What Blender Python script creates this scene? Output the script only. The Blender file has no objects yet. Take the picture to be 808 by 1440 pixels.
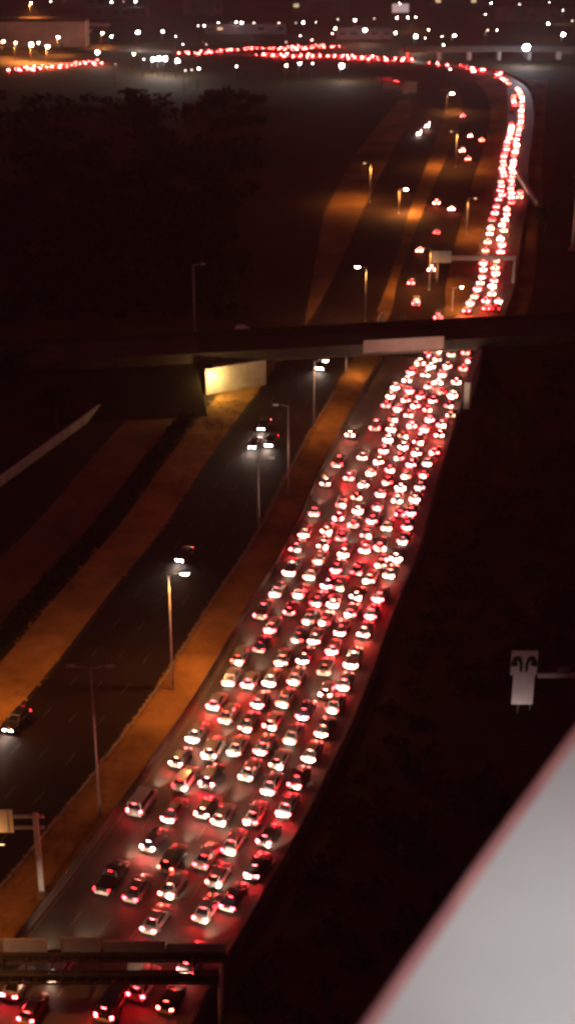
import bpy, math, random
from mathutils import Vector

random.seed(7)
rnd = random.random
S = bpy.context.scene
C = S.collection
R = math.radians

# ---------------------------------------------------------------- camera
CAM_H = 100.0
PITCH = R(24.2)
F = 2000.0
cam_d = bpy.data.cameras.new('camera')
cam_d.sensor_fit = 'VERTICAL'
cam_d.sensor_height = 36.0
cam_d.lens = 50.0
cam_d.clip_start = 0.05
cam_d.clip_end = 20000
cam_d.dof.use_dof = True
cam_d.dof.focus_distance = 17.0
cam_d.dof.aperture_fstop = 1.4
cam = bpy.data.objects.new('camera', cam_d)
C.objects.link(cam)
cam.location = (0, 0, CAM_H)
cam.rotation_euler = (R(90) - PITCH, 0, 0)
S.camera = cam

# ---------------------------------------------------------------- world: night sky glow over a city
W = bpy.data.worlds.new('World')
S.world = W
W.use_nodes = True
bg = W.node_tree.nodes['Background']
bg.inputs['Color'].default_value = (1.0, 0.20, 0.28, 1)
bg.inputs['Strength'].default_value = 0.08

S.view_settings.view_transform = 'Standard'
S.view_settings.look = 'None'
S.view_settings.exposure = 0.0
S.view_settings.gamma = 1.0
S.render.engine = 'CYCLES'
S.cycles.use_denoising = True
S.cycles.use_light_tree = True
S.cycles.max_bounces = 4
S.cycles.diffuse_bounces = 2
S.cycles.glossy_bounces = 2
S.cycles.transmission_bounces = 2
S.cycles.sample_clamp_indirect = 4.0
S.cycles.caustics_reflective = False
S.cycles.caustics_refractive = False

# light strengths
TAIL = 300.0        # emission of a tail lamp
HEAD_W = 3600.0     # headlight beam of a queueing car
HAZE = .00017
SODIUM = 5000.0    # street lamp

# ---------------------------------------------------------------- pixel helper (surveying the photo)
def un(px, py, z=0.0):
    dx = (px - 404) / F
    dy = -(py - 720) / F
    d = Vector((dx, math.cos(PITCH) + dy * math.sin(PITCH), -math.sin(PITCH) + dy * math.cos(PITCH)))
    return Vector((0, 0, CAM_H)) + d * ((z - CAM_H) / d.z)

def height_at(base, py):
    """height of a point above `base` seen at image row py"""
    a = PITCH + math.atan((py - 720) / F * math.cos(math.atan(base.x / base.y)))
    return CAM_H - base.y * math.tan(PITCH + math.atan((py - 720) / F))

# ---------------------------------------------------------------- materials
MATS = {}
def new_mat(name):
    m = bpy.data.materials.new(name)
    m.use_nodes = True
    MATS[name] = m
    nt = m.node_tree
    return m, nt, nt.nodes['Principled BSDF']

def surf(name, c1, c2, scale=1.0, rough=0.8, detail=6.0, bump=0.0, spec=0.5, metal=0.0, stretch=None):
    m, nt, p = new_mat(name)
    tc = nt.nodes.new('ShaderNodeTexCoord')
    src = tc.outputs['Object']
    if stretch:
        mp = nt.nodes.new('ShaderNodeMapping')
        mp.inputs['Scale'].default_value = stretch
        nt.links.new(src, mp.inputs['Vector'])
        src = mp.outputs['Vector']
    n = nt.nodes.new('ShaderNodeTexNoise')
    n.inputs['Scale'].default_value = scale
    n.inputs['Detail'].default_value = detail
    n.inputs['Roughness'].default_value = 0.65
    nt.links.new(src, n.inputs['Vector'])
    r = nt.nodes.new('ShaderNodeValToRGB')
    r.color_ramp.elements[0].position = 0.33
    r.color_ramp.elements[1].position = 0.68
    r.color_ramp.elements[0].color = (*c1, 1)
    r.color_ramp.elements[1].color = (*c2, 1)
    nt.links.new(n.outputs['Fac'], r.inputs['Fac'])
    nt.links.new(r.outputs['Color'], p.inputs['Base Color'])
    p.inputs['Roughness'].default_value = rough
    p.inputs['Specular IOR Level'].default_value = spec
    p.inputs['Metallic'].default_value = metal
    if bump:
        b = nt.nodes.new('ShaderNodeBump')
        b.inputs['Strength'].default_value = bump
        n2 = nt.nodes.new('ShaderNodeTexNoise')
        n2.inputs['Scale'].default_value = scale * 6
        n2.inputs['Detail'].default_value = 4
        nt.links.new(src, n2.inputs['Vector'])
        nt.links.new(n2.outputs['Fac'], b.inputs['Height'])
        nt.links.new(b.outputs['Normal'], p.inputs['Normal'])
    return m

def glow(name, col, strength, use_alpha=False):
    m, nt, p = new_mat(name)
    p.inputs['Base Color'].default_value = (*[min(1, c * 0.6) for c in col], 1)
    p.inputs['Emission Color'].default_value = (*col, 1)
    p.inputs['Emission Strength'].default_value = strength
    p.inputs['Roughness'].default_value = 0.3
    if use_alpha == 'tint':      # the lamp's own lens colour comes from its object colour
        oi = nt.nodes.new('ShaderNodeObjectInfo')
        nt.links.new(oi.outputs['Color'], p.inputs['Emission Color'])
    if use_alpha == 'random':    # lens colours vary from vehicle to vehicle
        oi = nt.nodes.new('ShaderNodeObjectInfo')
        rp = nt.nodes.new('ShaderNodeValToRGB')
        rp.color_ramp.interpolation = 'CONSTANT'
        rp.color_ramp.elements[0].color = (1, .012, .014, 1)
        rp.color_ramp.elements[1].position = .18; rp.color_ramp.elements[1].color = (1, .03, .036, 1)
        for pos_, c_ in ((.48, (1, .07, .045, 1)), (.76, (1, .16, .12, 1))):
            e_ = rp.color_ramp.elements.new(pos_); e_.color = c_
        nt.links.new(oi.outputs['Random'], rp.inputs['Fac'])
        nt.links.new(rp.outputs['Color'], p.inputs['Emission Color'])
    if use_alpha:
        oi = nt.nodes.new('ShaderNodeObjectInfo')
        mu = nt.nodes.new('ShaderNodeMath')
        mu.operation = 'MULTIPLY'
        mu.inputs[1].default_value = strength
        nt.links.new(oi.outputs['Alpha'], mu.inputs[0])
        nt.links.new(mu.outputs[0], p.inputs['Emission Strength'])
    return m

asphalt = surf('asphalt', (.040, .037, .035), (.085, .078, .072), .12, .62, 8, .25, .4)
asphalt_old = surf('old_asphalt', (.013, .008, .007), (.025, .0155, .013), .09, .9, 8, .2, .12)
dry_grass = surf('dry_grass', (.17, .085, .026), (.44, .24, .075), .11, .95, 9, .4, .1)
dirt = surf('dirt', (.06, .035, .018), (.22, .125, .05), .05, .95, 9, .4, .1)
dark_ground = surf('dark_ground', (.012, .012, .008), (.038, .028, .018), .02, .95, 10, .4, .1)
soil = surf('soil', (.012, .010, .007), (.055, .036, .020), .015, .95, 10, .4, .1)
shrub = surf('shrub_leaves', (.008, .012, .005), (.025, .030, .012), .6, .9, 4, 0, .1)
mottled = surf('lit_patch_slope', (.022, .013, .009), (.27, .16, .065), .022, .95, 4, .3, .1)  # soil and dry grass mix; its pale patches stand for lamplight on the ground
bark = surf('bark', (.04, .03, .02), (.09, .06, .04), 3, .9)
concrete = surf('concrete', (.27, .25, .23), (.42, .39, .36), .35, .85, 8, .2, .3)
concrete_dark = surf('stained_concrete', (.05, .045, .04), (.12, .105, .095), .3, .9, 8, .2, .2)
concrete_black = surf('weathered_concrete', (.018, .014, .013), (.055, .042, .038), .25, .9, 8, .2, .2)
concrete_pale = surf('pale_concrete', (.42, .39, .36), (.62, .58, .54), .4, .8, 8, .2, .3)
paint_worn = surf('worn_paint', (.022, .018, .016), (.085, .075, .068), .4, .8)
paint = surf('road_paint', (.06, .055, .052), (.22, .21, .20), .5, .7)
steel = surf('galvanised_steel', (.30, .30, .30), (.48, .48, .47), 1.5, .5, 5, 0, .5, .5)
steel_dark = surf('dark_steel', (.018, .018, .02), (.05, .048, .05), .6, .6, 5, 0, .4, .2)
sign_grey = surf('sign_grey', (.40, .35, .34), (.52, .46, .45), .5, .6)
sign_dark = surf('sign_emblem', (.010, .010, .011), (.025, .024, .025), .8, .9, 4, 0, .05)
sign_blue = surf('sign_blue', (.14, .17, .28), (.22, .25, .36), .5, .4)
sign_pink = surf('sign_panel', (.16, .09, .09), (.24, .15, .145), .4, .6)
sign_tan = surf('sign_back', (.50, .40, .26), (.66, .52, .34), .5, .6)
plaster_wall = surf('wall_plaster', (.05, .042, .045), (.12, .10, .11), .2, .9)
plaster_pale = surf('pale_plaster', (.40, .34, .31), (.58, .52, .48), .2, .85)
plaster_wall2 = surf('panel_grey', (.13, .14, .16), (.22, .23, .25), .3, .7)
plaster_hall = surf('added_hall_plaster', (.16, .12, .10), (.34, .27, .22), .06, .9)
roof_mat = surf('roof_felt', (.05, .045, .045), (.11, .10, .10), .15, .9)
ledge_mat = surf('ledge_paint', (.66, .65, .63), (.76, .74, .71), 1.2, .65, 5, .05, .3)
rim_mat = surf('rim_paint', (.46, .19, .19), (.62, .29, .27), 6, .45, 5, 0, .4)
tyre_mat = surf('rubber', (.012, .012, .012), (.03, .03, .03), 4, .9)
chrome = surf('hub_metal', (.45, .45, .46), (.6, .6, .6), 4, .35, 3, 0, .5, .8)
trim_mat = surf('black_trim', (.015, .015, .016), (.03, .03, .03), 3, .7)
plate_mat = surf('plate_white', (.68, .67, .62), (.78, .77, .74), 3, .5)
box_mat = surf('cargo_white', (.66, .65, .63), (.80, .79, .77), .8, .5)

glass, nt_, p_ = new_mat('window_glass')
n_ = nt_.nodes.new('ShaderNodeTexNoise'); n_.inputs['Scale'].default_value = 2
r_ = nt_.nodes.new('ShaderNodeValToRGB')
r_.color_ramp.elements[0].color = (.008, .008, .01, 1); r_.color_ramp.elements[1].color = (.025, .024, .028, 1)
nt_.links.new(n_.outputs['Fac'], r_.inputs['Fac']); nt_.links.new(r_.outputs['Color'], p_.inputs['Base Color'])
p_.inputs['Roughness'].default_value = .08
p_.inputs['Specular IOR Level'].default_value = .8

car_paint, nt_, p_ = new_mat('car_paint')
oi_ = nt_.nodes.new('ShaderNodeObjectInfo')
n_ = nt_.nodes.new('ShaderNodeTexNoise'); n_.inputs['Scale'].default_value = 1.3; n_.inputs['Detail'].default_value = 5
mx_ = nt_.nodes.new('ShaderNodeMixRGB'); mx_.blend_type = 'MULTIPLY'; mx_.inputs['Fac'].default_value = .35
nt_.links.new(oi_.outputs['Color'], mx_.inputs['Color1']); nt_.links.new(n_.outputs['Fac'], mx_.inputs['Color2'])
nt_.links.new(mx_.outputs['Color'], p_.inputs['Base Color'])
p_.inputs['Roughness'].default_value = .35
p_.inputs['Coat Weight'].default_value = .35
p_.inputs['Coat Roughness'].default_value = .12

bumper_mat = surf('headlit_bumper_paint', (.44, .43, .42), (.66, .64, .62), 1.2, .4)  # pale on every car: headlight glare on the rear, put into the colour
tail_mat = glow('tail_lens', (1.0, .034, .026), TAIL, 'tint')
tail_row = glow('tail_lens_row', (1.0, .03, .026), TAIL * .6, True)
tail_far = glow('tail_lens_small', (1.0, .034, .026), TAIL, 'random')
TINTS = [(1, .012, .018), (1, .03, .036), (1, .07, .045), (1, .16, .12)]
head_mat = glow('headlight_lens', (1.0, .90, .78), 55, True)
lamp_warm = glow('sodium_lens', (1.0, .70, .36), 300)
lamp_dim = glow('dim_lamp_lens', (1.0, .74, .60), 5)
lamp_mid = glow('pale_lamp_lens', (1.0, .80, .68), 20)
lamp_white = glow('white_lamp_lens', (1.0, .86, .72), 420)
lamp_blue = glow('cool_lamp_lens', (.86, .90, 1.0), 420)
lamp_faint = glow('added_floodlight_lens', (1.0, .8, .74), .12)
lamp_warm2 = glow('sign_and_added_lamp_lens', (1.0, .6, .3), 3)  # dim lens of the sign light and of the added hooded posts
lamp_off = surf('dark_lens', (.10, .10, .10), (.16, .16, .16), 3, .3)
win_warm = glow('lit_window', (1.0, .72, .42), .7)
hazard_mat = glow('amber_lens', (1.0, .48, .06), 26, True)
board_mat = glow('lit_board', (1.0, .80, .82), .32)

# ---------------------------------------------------------------- mesh builder
class MB:
    def __init__(s):
        s.v = []; s.f = []; s.m = []; s.mats = []; s.smooth = []
    def mi(s, m):
        if m not in s.mats: s.mats.append(m)
        return s.mats.index(m)
    def face(s, pts, m, sm=False):
        b = len(s.v)
        s.v += [tuple(p) for p in pts]
        s.f.append(tuple(range(b, b + len(pts)))); s.m.append(s.mi(m)); s.smooth.append(sm)
    def box(s, x0, x1, y0, y1, z0, z1, m, bev=0.0):
        if bev:
            st = []
            for z, k in ((z0, bev), (z0 + bev, 0), (z1 - bev, 0), (z1, bev)):
                st.append([(x0 + k, y0 + k, z), (x1 - k, y0 + k, z), (x1 - k, y1 - k, z), (x0 + k, y1 - k, z)])
            s.loft(st, m)
            return
        b = len(s.v)
        s.v += [(x0, y0, z0), (x1, y0, z0), (x1, y1, z0), (x0, y1, z0), (x0, y0, z1), (x1, y0, z1), (x1, y1, z1), (x0, y1, z1)]
        for f in ((0, 3, 2, 1), (4, 5, 6, 7), (0, 1, 5, 4), (1, 2, 6, 5), (2, 3, 7, 6), (3, 0, 4, 7)):
            s.f.append(tuple(b + i for i in f)); s.m.append(s.mi(m)); s.smooth.append(False)
    def loft(s, rings, m, sm=False, cap=True):
        b = len(s.v); n = len(rings[0])
        for r in rings: s.v += [tuple(p) for p in r]
        for i in range(len(rings) - 1):
            for j in range(n):
                k = (j + 1) % n
                s.f.append((b + i * n + j, b + i * n + k, b + (i + 1) * n + k, b + (i + 1) * n + j))
                s.m.append(s.mi(m)); s.smooth.append(sm)
        if cap:
            s.f.append(tuple(b + j for j in reversed(range(n)))); s.m.append(s.mi(m)); s.smooth.append(False)
            e = b + (len(rings) - 1) * n
            s.f.append(tuple(e + j for j in range(n))); s.m.append(s.mi(m)); s.smooth.append(False)
    def tube(s, a, b, r0, r1, m, n=8):
        a = Vector(a); b = Vector(b); d = (b - a).normalized()
        u = d.cross(Vector((0, 0, 1)) if abs(d.z) < .95 else Vector((1, 0, 0))).normalized(); w = d.cross(u)
        ring = lambda c, r: [c + (u * math.cos(2 * math.pi * i / n) + w * math.sin(2 * math.pi * i / n)) * r for i in range(n)]
        s.loft([ring(a, r0), ring(b, r1)], m, True)
    def strip(s, left, right, z, m):
        for i in range(len(left) - 1):
            a, b, c, d = left[i], left[i + 1], right[i + 1], right[i]
            s.face([(a[0], a[1], z), (d[0], d[1], z), (c[0], c[1], z), (b[0], b[1], z)], m)
    def build(s, name, parent=None, loc=None, rz=0.0):
        me = bpy.data.meshes.new(name)
        me.from_pydata(s.v, [], s.f)
        for m in s.mats: me.materials.append(m)
        me.polygons.foreach_set('material_index', s.m)
        me.polygons.foreach_set('use_smooth', s.smooth)
        me.update()
        o = bpy.data.objects.new(name, me)
        C.objects.link(o)
        if parent: o.parent = parent
        if loc is not None: o.location = loc
        o.rotation_euler.z = rz
        return o

def tag(o, label=None, cat=None, group=None, kind=None):
    if label: o['label'] = label
    if cat: o['category'] = cat
    if group: o['group'] = group
    if kind: o['kind'] = kind
    return o

def empty(name, loc, rz=0.0):
    o = bpy.data.objects.new(name, None)
    C.objects.link(o)
    o.location = loc; o.rotation_euler.z = rz
    return o

def copy_thing(src):
    c = src.copy(); C.objects.link(c)
    for ch in src.children:
        k = ch.copy(); C.objects.link(k); k.parent = c
        for g in ch.children:
            q = g.copy(); C.objects.link(q); q.parent = k
    return c

ORD = ['zeroth', 'first', 'second', 'third', 'fourth', 'fifth', 'sixth', 'seventh', 'eighth', 'ninth', 'tenth', 'eleventh', 'twelfth',
       'thirteenth', 'fourteenth', 'fifteenth', 'sixteenth', 'seventeenth', 'eighteenth', 'nineteenth', 'twentieth', 'twenty-first', 'twenty-second',
       'twenty-third', 'twenty-fourth', 'twenty-fifth', 'twenty-sixth', 'twenty-seventh', 'twenty-eighth', 'twenty-ninth', 'thirtieth'] + ['thirty-' + w for w in ('first', 'second', 'third', 'fourth', 'fifth', 'sixth', 'seventh', 'eighth', 'ninth')] + ['fortieth']

# ---------------------------------------------------------------- road alignments
class Path:
    def __init__(s, pts, step=4.0):
        P = [Vector((p[0], p[1], 0)) for p in pts]
        P = [P[0] * 2 - P[1]] + P + [P[-1] * 2 - P[-2]]
        out = []
        for i in range(1, len(P) - 2):
            a, b, c, d = P[i - 1:i + 3]
            n = max(2, int((c - b).length / step))
            for k in range(n):
                t = k / n
                out.append(.5 * ((2 * b) + (c - a) * t + (2 * a - 5 * b + 4 * c - d) * t * t + (3 * b - a - 3 * c + d) * t ** 3))
        out.append(P[-2])
        s.p = out
        s.s = [0.0]
        for i in range(1, len(out)): s.s.append(s.s[-1] + (out[i] - out[i - 1]).length)
        s.t = []
        for i in range(len(out)):
            s.t.append((out[min(i + 1, len(out) - 1)] - out[max(i - 1, 0)]).normalized())
    def at(s, q, off=0.0):
        q = max(0.0, min(s.s[-1] - 1e-4, q))
        lo, hi = 0, len(s.s) - 1
        while hi - lo > 1:
            m = (lo + hi) // 2
            if s.s[m] <= q: lo = m
            else: hi = m
        f = (q - s.s[lo]) / max(1e-6, s.s[hi] - s.s[lo])
        p = s.p[lo].lerp(s.p[hi], f); t = s.t[lo].lerp(s.t[hi], f).normalized()
        return p + Vector((t.y, -t.x, 0)) * off, t
    def locate(s, w):
        i = min(range(len(s.p)), key=lambda k: (s.p[k].x - w.x) ** 2 + (s.p[k].y - w.y) ** 2)
        d = Vector((w.x, w.y, 0)) - s.p[i]
        return s.s[i] + d.dot(s.t[i]), d.dot(Vector((s.t[i].y, -s.t[i].x, 0)))
    def line(s, off, a=0.0, b=None, step=6.0):
        b = s.s[-1] if b is None else b
        n = max(1, int((b - a) / step))
        return [s.at(a + (b - a) * k / n, off)[0] for k in range(n + 1)]

main = Path([(-33, 52), (-19.9, 103.6), (-13.9, 121.4), (-8, 138.6), (-1.2, 161.1), (4.6, 184.9), (10.7, 208), (17.6, 242.7), (26, 280.4), (32.6, 309.2), (39.5, 341)])
upper = Path([(37.6, 309.2), (46.6, 341.6), (54.3, 376), (64.3, 433), (73.7, 481), (82.8, 539), (93, 596), (101.4, 644), (111.0, 709), (115.6, 755), (114.5, 788),
              (108, 812), (96, 834), (76, 856), (45, 872), (0, 884), (-60, 903), (-130, 925)])
branch = Path([tuple(un(*p)[:2]) for p in ((548, 500), (585, 444), (592, 400), (606, 350), (622, 300), (640, 250), (657, 205), (668, 165), (666, 135), (648, 112))])
S_BRIDGE = main.locate(un(600, 497))[0]
S_GANTRY = main.locate(un(200, 1385))[0]

# ---------------------------------------------------------------- ground and roads
g = MB()
g.face([(-9000, -600, -.06), (9000, -600, -.06), (9000, 12000, -.06), (-9000, 12000, -.06)], soil)
tag(g.build('ground'), 'dark open land on both sides of the freeway', 'ground', None, 'structure')

def road_strip(name, path, a, b, z, m, s0=0.0, s1=None, label=None):
    q = MB(); q.strip(path.line(a, s0, s1), path.line(b, s0, s1), z, m)
    return tag(q.build(name), label, None, None, 'structure')
road_strip('jammed_road', main, -10.4, 10.4, .0, asphalt, 0, main.s[-1] - 2)
road_strip('upper_road', upper, -4.6, 7.0, .004, asphalt)
road_strip('slip_road', branch, -6.5, 6.5, .008, asphalt_old)
road_strip('oncoming_road', main, -32.5, -16.6, .004, asphalt_old)
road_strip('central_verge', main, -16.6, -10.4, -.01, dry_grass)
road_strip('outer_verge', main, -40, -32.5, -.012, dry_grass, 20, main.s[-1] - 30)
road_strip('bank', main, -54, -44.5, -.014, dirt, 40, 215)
# opposite carriageway beyond the overpass and the lit slopes beside it
opp2 = Path([tuple(un(*p)[:2]) for p in ((430, 520), (485, 440), (520, 360), (545, 290), (580, 210), (600, 160), (596, 120))])
road_strip('oncoming_road', opp2, -7.5, 7.5, .006, asphalt_old)
def patch(name, pts, m, z):
    q = MB(); q.face([(un(*p).x, un(*p).y, z) for p in pts], m); tag(q.build(name), None, None, None, 'structure')
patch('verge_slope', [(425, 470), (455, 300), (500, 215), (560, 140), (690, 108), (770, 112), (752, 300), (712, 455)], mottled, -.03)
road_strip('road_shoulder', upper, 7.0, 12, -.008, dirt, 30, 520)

# painted markings
q = MB()
for off in (-10.0, 10.0):
    q.strip(main.line(off - .08, 0, main.s[-1] - 2), main.line(off + .08, 0, main.s[-1] - 2), .012, paint)
for k in range(1, 6):
    off = (k - 3) * 3.35
    s = 2.0
    while s < main.s[-1] - 6:
        a, t = main.at(s, off); b, _ = main.at(s + 3, off)
        n = Vector((t.y, -t.x, 0)) * .07
        q.face([(*(a - n)[:2], .012), (*(a + n)[:2], .012), (*(b + n)[:2], .012), (*(b - n)[:2], .012)], paint)
        s += 9
for k in range(0, 5):
    off = -32 + k * 3.75
    s = 2.0
    while s < main.s[-1] - 6:
        a, t = main.at(s, off); b, _ = main.at(s + (3 if 0 < k < 4 else 9), off)
        n = Vector((t.y, -t.x, 0)) * .07
        q.face([(*(a - n)[:2], .014), (*(a + n)[:2], .014), (*(b + n)[:2], .014), (*(b - n)[:2], .014)], paint_worn)
        s += 9
for k in range(1, 3):
    off = -3.65 + k * 3.45
    s = 20
    while s < 560:
        a, t = upper.at(s, off); b, _ = upper.at(s + 3, off)
        n = Vector((t.y, -t.x, 0)) * .07
        q.face([(*(a - n)[:2], .016), (*(a + n)[:2], .016), (*(b + n)[:2], .016), (*(b - n)[:2], .016)], paint)
        s += 9
tag(q.build('road_markings'), None, None, None, 'structure')

def ribbon_wall(name, path, off, s0, s1, prof, m, label, cat):
    """extrude a small (offset, z) profile along a path"""
    n = max(2, int((s1 - s0) / 5)); rings = []
    for k in range(n + 1):
        s = s0 + (s1 - s0) * k / n
        rings.append([tuple(path.at(s, off + o)[0][:2]) + (z,) for o, z in prof])
    q = MB(); q.loft(rings, m)
    return tag(q.build(name), label, cat)
JERSEY = [(-.3, -.02), (.3, -.02), (.26, .2), (.1, .4), (.08, .95), (-.08, .95), (-.1, .4), (-.26, .2)]
ribbon_wall('concrete_barrier', main, -10.75, 0, main.s[-1] - 4, JERSEY, concrete_dark, 'low concrete barrier between the jammed lanes and the orange central verge', 'barrier')
ribbon_wall('concrete_barrier', main, 10.8, 0, S_BRIDGE - 40, [(o * 1.2, z * 1.3) for o, z in JERSEY], concrete_dark, 'concrete barrier along the dark outer edge of the jammed lanes', 'barrier')
ribbon_wall('concrete_barrier', upper, 7.3, 30, 520, JERSEY, concrete_dark, 'concrete barrier along the outer edge of the jam beyond the overpass', 'barrier')

def guard_rail(path, off, s0, s1, label):
    t = empty('guard_rail', path.at(s0, off)[0]); tag(t, label, 'guard rail')
    base = path.at(s0, off)[0]
    rings = []
    n = int((s1 - s0) / 4)
    for k in range(n + 1):
        p0 = path.at(s0 + (s1 - s0) * k / n, off)[0] - base
        p1 = path.at(s0 + (s1 - s0) * k / n, off + .07)[0] - base
        rings.append([(p0.x, p0.y, .5), (p1.x, p1.y, .6), (p0.x, p0.y, .66), (p1.x, p1.y, .75), (p0.x, p0.y, .82), (p0.x - .03, p0.y, .66)])
    q = MB(); q.loft(rings, steel); q.build('rail', t)
    q = MB()
    for k in range(n + 1):
        p = path.at(s0 + (s1 - s0) * k / n, off - .1)[0] - base
        q.box(p.x - .06, p.x + .06, p.y - .08, p.y + .08, -.05, .74, steel_dark)
    q.build('rail_posts', t)
guard_rail(main, -16.3, 10, 235, 'steel guard rail along the oncoming side of the central verge')

# straight pale wall at the far left
def straight_wall(name, pa, pb, h, th, m, label, cat, cap=None):
    a = un(*pa); b = un(*pb); d = b - a; L = d.length
    t = empty(name, a, math.atan2(d.y, d.x)); tag(t, label, cat)
    q = MB(); q.box(0, L, -th / 2, th / 2, -.1, h, m, .03); q.build('panel', t)
    q = MB(); q.box(-.05, L + .05, -th * .8, th * .8, h, h + .18, cap or m, .03); q.build('coping', t)
    k = 0
    while k < L:
        q = MB(); q.box(k, k + .3, -th / 2 - .12, -th / 2 + .004, -.1, h - .01, m); q.build('pier', t); k += max(6, L / 12)
    return t
straight_wall('boundary_wall', (-14, 694), (187, 546), 1.5, .35, concrete_pale, 'long pale concrete wall beside the dark land left of the oncoming road', 'wall', concrete_pale)
straight_wall('retaining_wall', (724, 244), (753, 291), 1.6, .7, concrete_pale, 'short pale sloping wall beside the jam beyond the overpass', 'wall')

# ---------------------------------------------------------------- far overpass
def bridge_pts():
    a = un(285, 511, 5.6); b = un(672, 490, 5.6)
    return a, b
A, B = bridge_pts()
dv = (B - A); BL = dv.length; brz = math.atan2(dv.y, dv.x)
ov = empty('overpass', (A.x, A.y, 0), brz)
tag(ov, 'dark concrete overpass crossing above the jam with a lit wall under it', 'overpass')
DW = 15.5
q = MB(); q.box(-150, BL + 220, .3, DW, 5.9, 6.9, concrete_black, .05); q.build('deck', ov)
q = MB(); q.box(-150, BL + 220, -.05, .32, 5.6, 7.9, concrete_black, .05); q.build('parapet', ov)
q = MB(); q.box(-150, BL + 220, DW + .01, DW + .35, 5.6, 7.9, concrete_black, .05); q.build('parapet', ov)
q = MB()
for k in range(6): q.box(-2, BL + 2, 1.2 + k * 2.6, 1.9 + k * 2.6, 4.95, 5.9, concrete_dark)
q.build('girders', ov)
q = MB(); q.box(0, BL, .4, DW - .4, 6.902, 6.92, asphalt_old); q.build('roadway', ov)
# abutment walls follow the road under the deck
def abut(name, off, s0, s1, side):
    rings = []
    n = 8
    for k in range(n + 1):
        s = s0 + (s1 - s0) * k / n
        p0 = main.at(s, off)[0]; p1 = main.at(s, off + side * 1.2)[0]
        rings.append([(p0.x, p0.y, -.1), (p1.x, p1.y, -.1), (p1.x, p1.y, 5.55), (p0.x, p0.y, 5.55)])
    q = MB(); q.loft(rings, concrete_pale)
    o = q.build(name)
    o.parent = ov
    o.matrix_parent_inverse = ov_mi
    return o
bpy.context.view_layer.update()
ov_mi = ov.matrix_world.inverted()
wA = ov_mi @ un(290, 555); wB = ov_mi @ un(374, 541)
wd = (wB - wA).normalized(); wn = Vector((wd.y, -wd.x, 0)) * -.6
q = MB(); q.loft([[tuple(wA[:2]) + (-.1,), tuple((wA + wn)[:2]) + (-.1,), tuple((wA + wn)[:2]) + (5.58,), tuple(wA[:2]) + (5.58,)],
                  [tuple(wB[:2]) + (-.1,), tuple((wB + wn)[:2]) + (-.1,), tuple((wB + wn)[:2]) + (5.58,), tuple(wB[:2]) + (5.58,)]], concrete_pale)
q.build('wing_wall', ov)
sL = main.locate(un(290, 553))[0]
tL = main.locate(un(290, 553))[1]
rings = []
for k in range(7):
    s_ = sL + 10.5 + 3.6 * k
    pr = [main.at(s_, tL + o_)[0] for o_ in (-1.5, 0, 2.5, 7.0)]
    rings.append([(pr[0].x, pr[0].y, -.1), (pr[3].x, pr[3].y, -.1), (pr[2].x, pr[2].y, 4.2), (pr[1].x, pr[1].y, 5.5), (pr[0].x, pr[0].y, 5.5)])
q = MB(); q.loft(rings, concrete_pale); o = q.build('abutment'); o.parent = ov; o.matrix_parent_inverse = ov_mi
sR = main.locate(un(660, 575))[0]
abut('abutment', 11.0, sR, sR + 42, 1)
for k in range(4):
    w = main.at(S_BRIDGE + 3 + k * 3.4, -13.4)[0]
    w2 = ov_mi @ Vector((w.x, w.y, 0))
    q = MB(); q.tube((w2.x, w2.y, 0), (w2.x, w2.y, 4.95), .5, .5, concrete, 14); q.build('pier', ov)
# pale panel hung on the parapet above the jam
def on_fascia(px0, px1, y0, y1):
    a = un(px0, y0, 7.5); b = un(px1, y0, 7.5)
    la = ov_mi @ a; lb = ov_mi @ b
    return la.x, lb.x
x0, x1 = on_fascia(505, 622, 480, 480)
sg = empty('bridge_sign', (A.x, A.y, 0), brz)
tag(sg, 'wide blank pale pinkish sign panel hung on the overpass above the jam', 'sign')
q = MB(); q.box(x0, x1, -.36, -.24, 6.0, 8.9, sign_pink, .02); q.build('sign_panel', sg)
q = MB()
for k in range(7):
    xx = x0 + (x1 - x0) * (k + .5) / 7
    q.box(xx - .06, xx + .06, -.235, -.06, 6.2, 8.6, steel_dark)
q.build('brackets', sg)

# earth banks that carry the overpass away to both sides
def bank(name, xa, xb, label):
    q = MB()
    n = 14; rings = []
    for k in range(n + 1):
        x = xa + (xb - xa) * k / n
        j = lambda: (rnd() - .5) * 1.6
        rings.append([(x, -17 + j(), -.2), (x, -9 + j(), 2.4 + j() * .3), (x, -.2, 5.4), (x, DW + .3, 5.4), (x, DW + 9 + j(), 2.4 + j() * .3), (x, DW + 17 + j(), -.2)])
    q.loft(rings, dark_ground)
    o = q.build(name, None, (A.x, A.y, 0), brz)
    return tag(o, label, None, None, 'structure')
bank('embankment', -150, -1.2, None)
bank('embankment', BL + 1.6, BL + 220, None)

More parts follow.
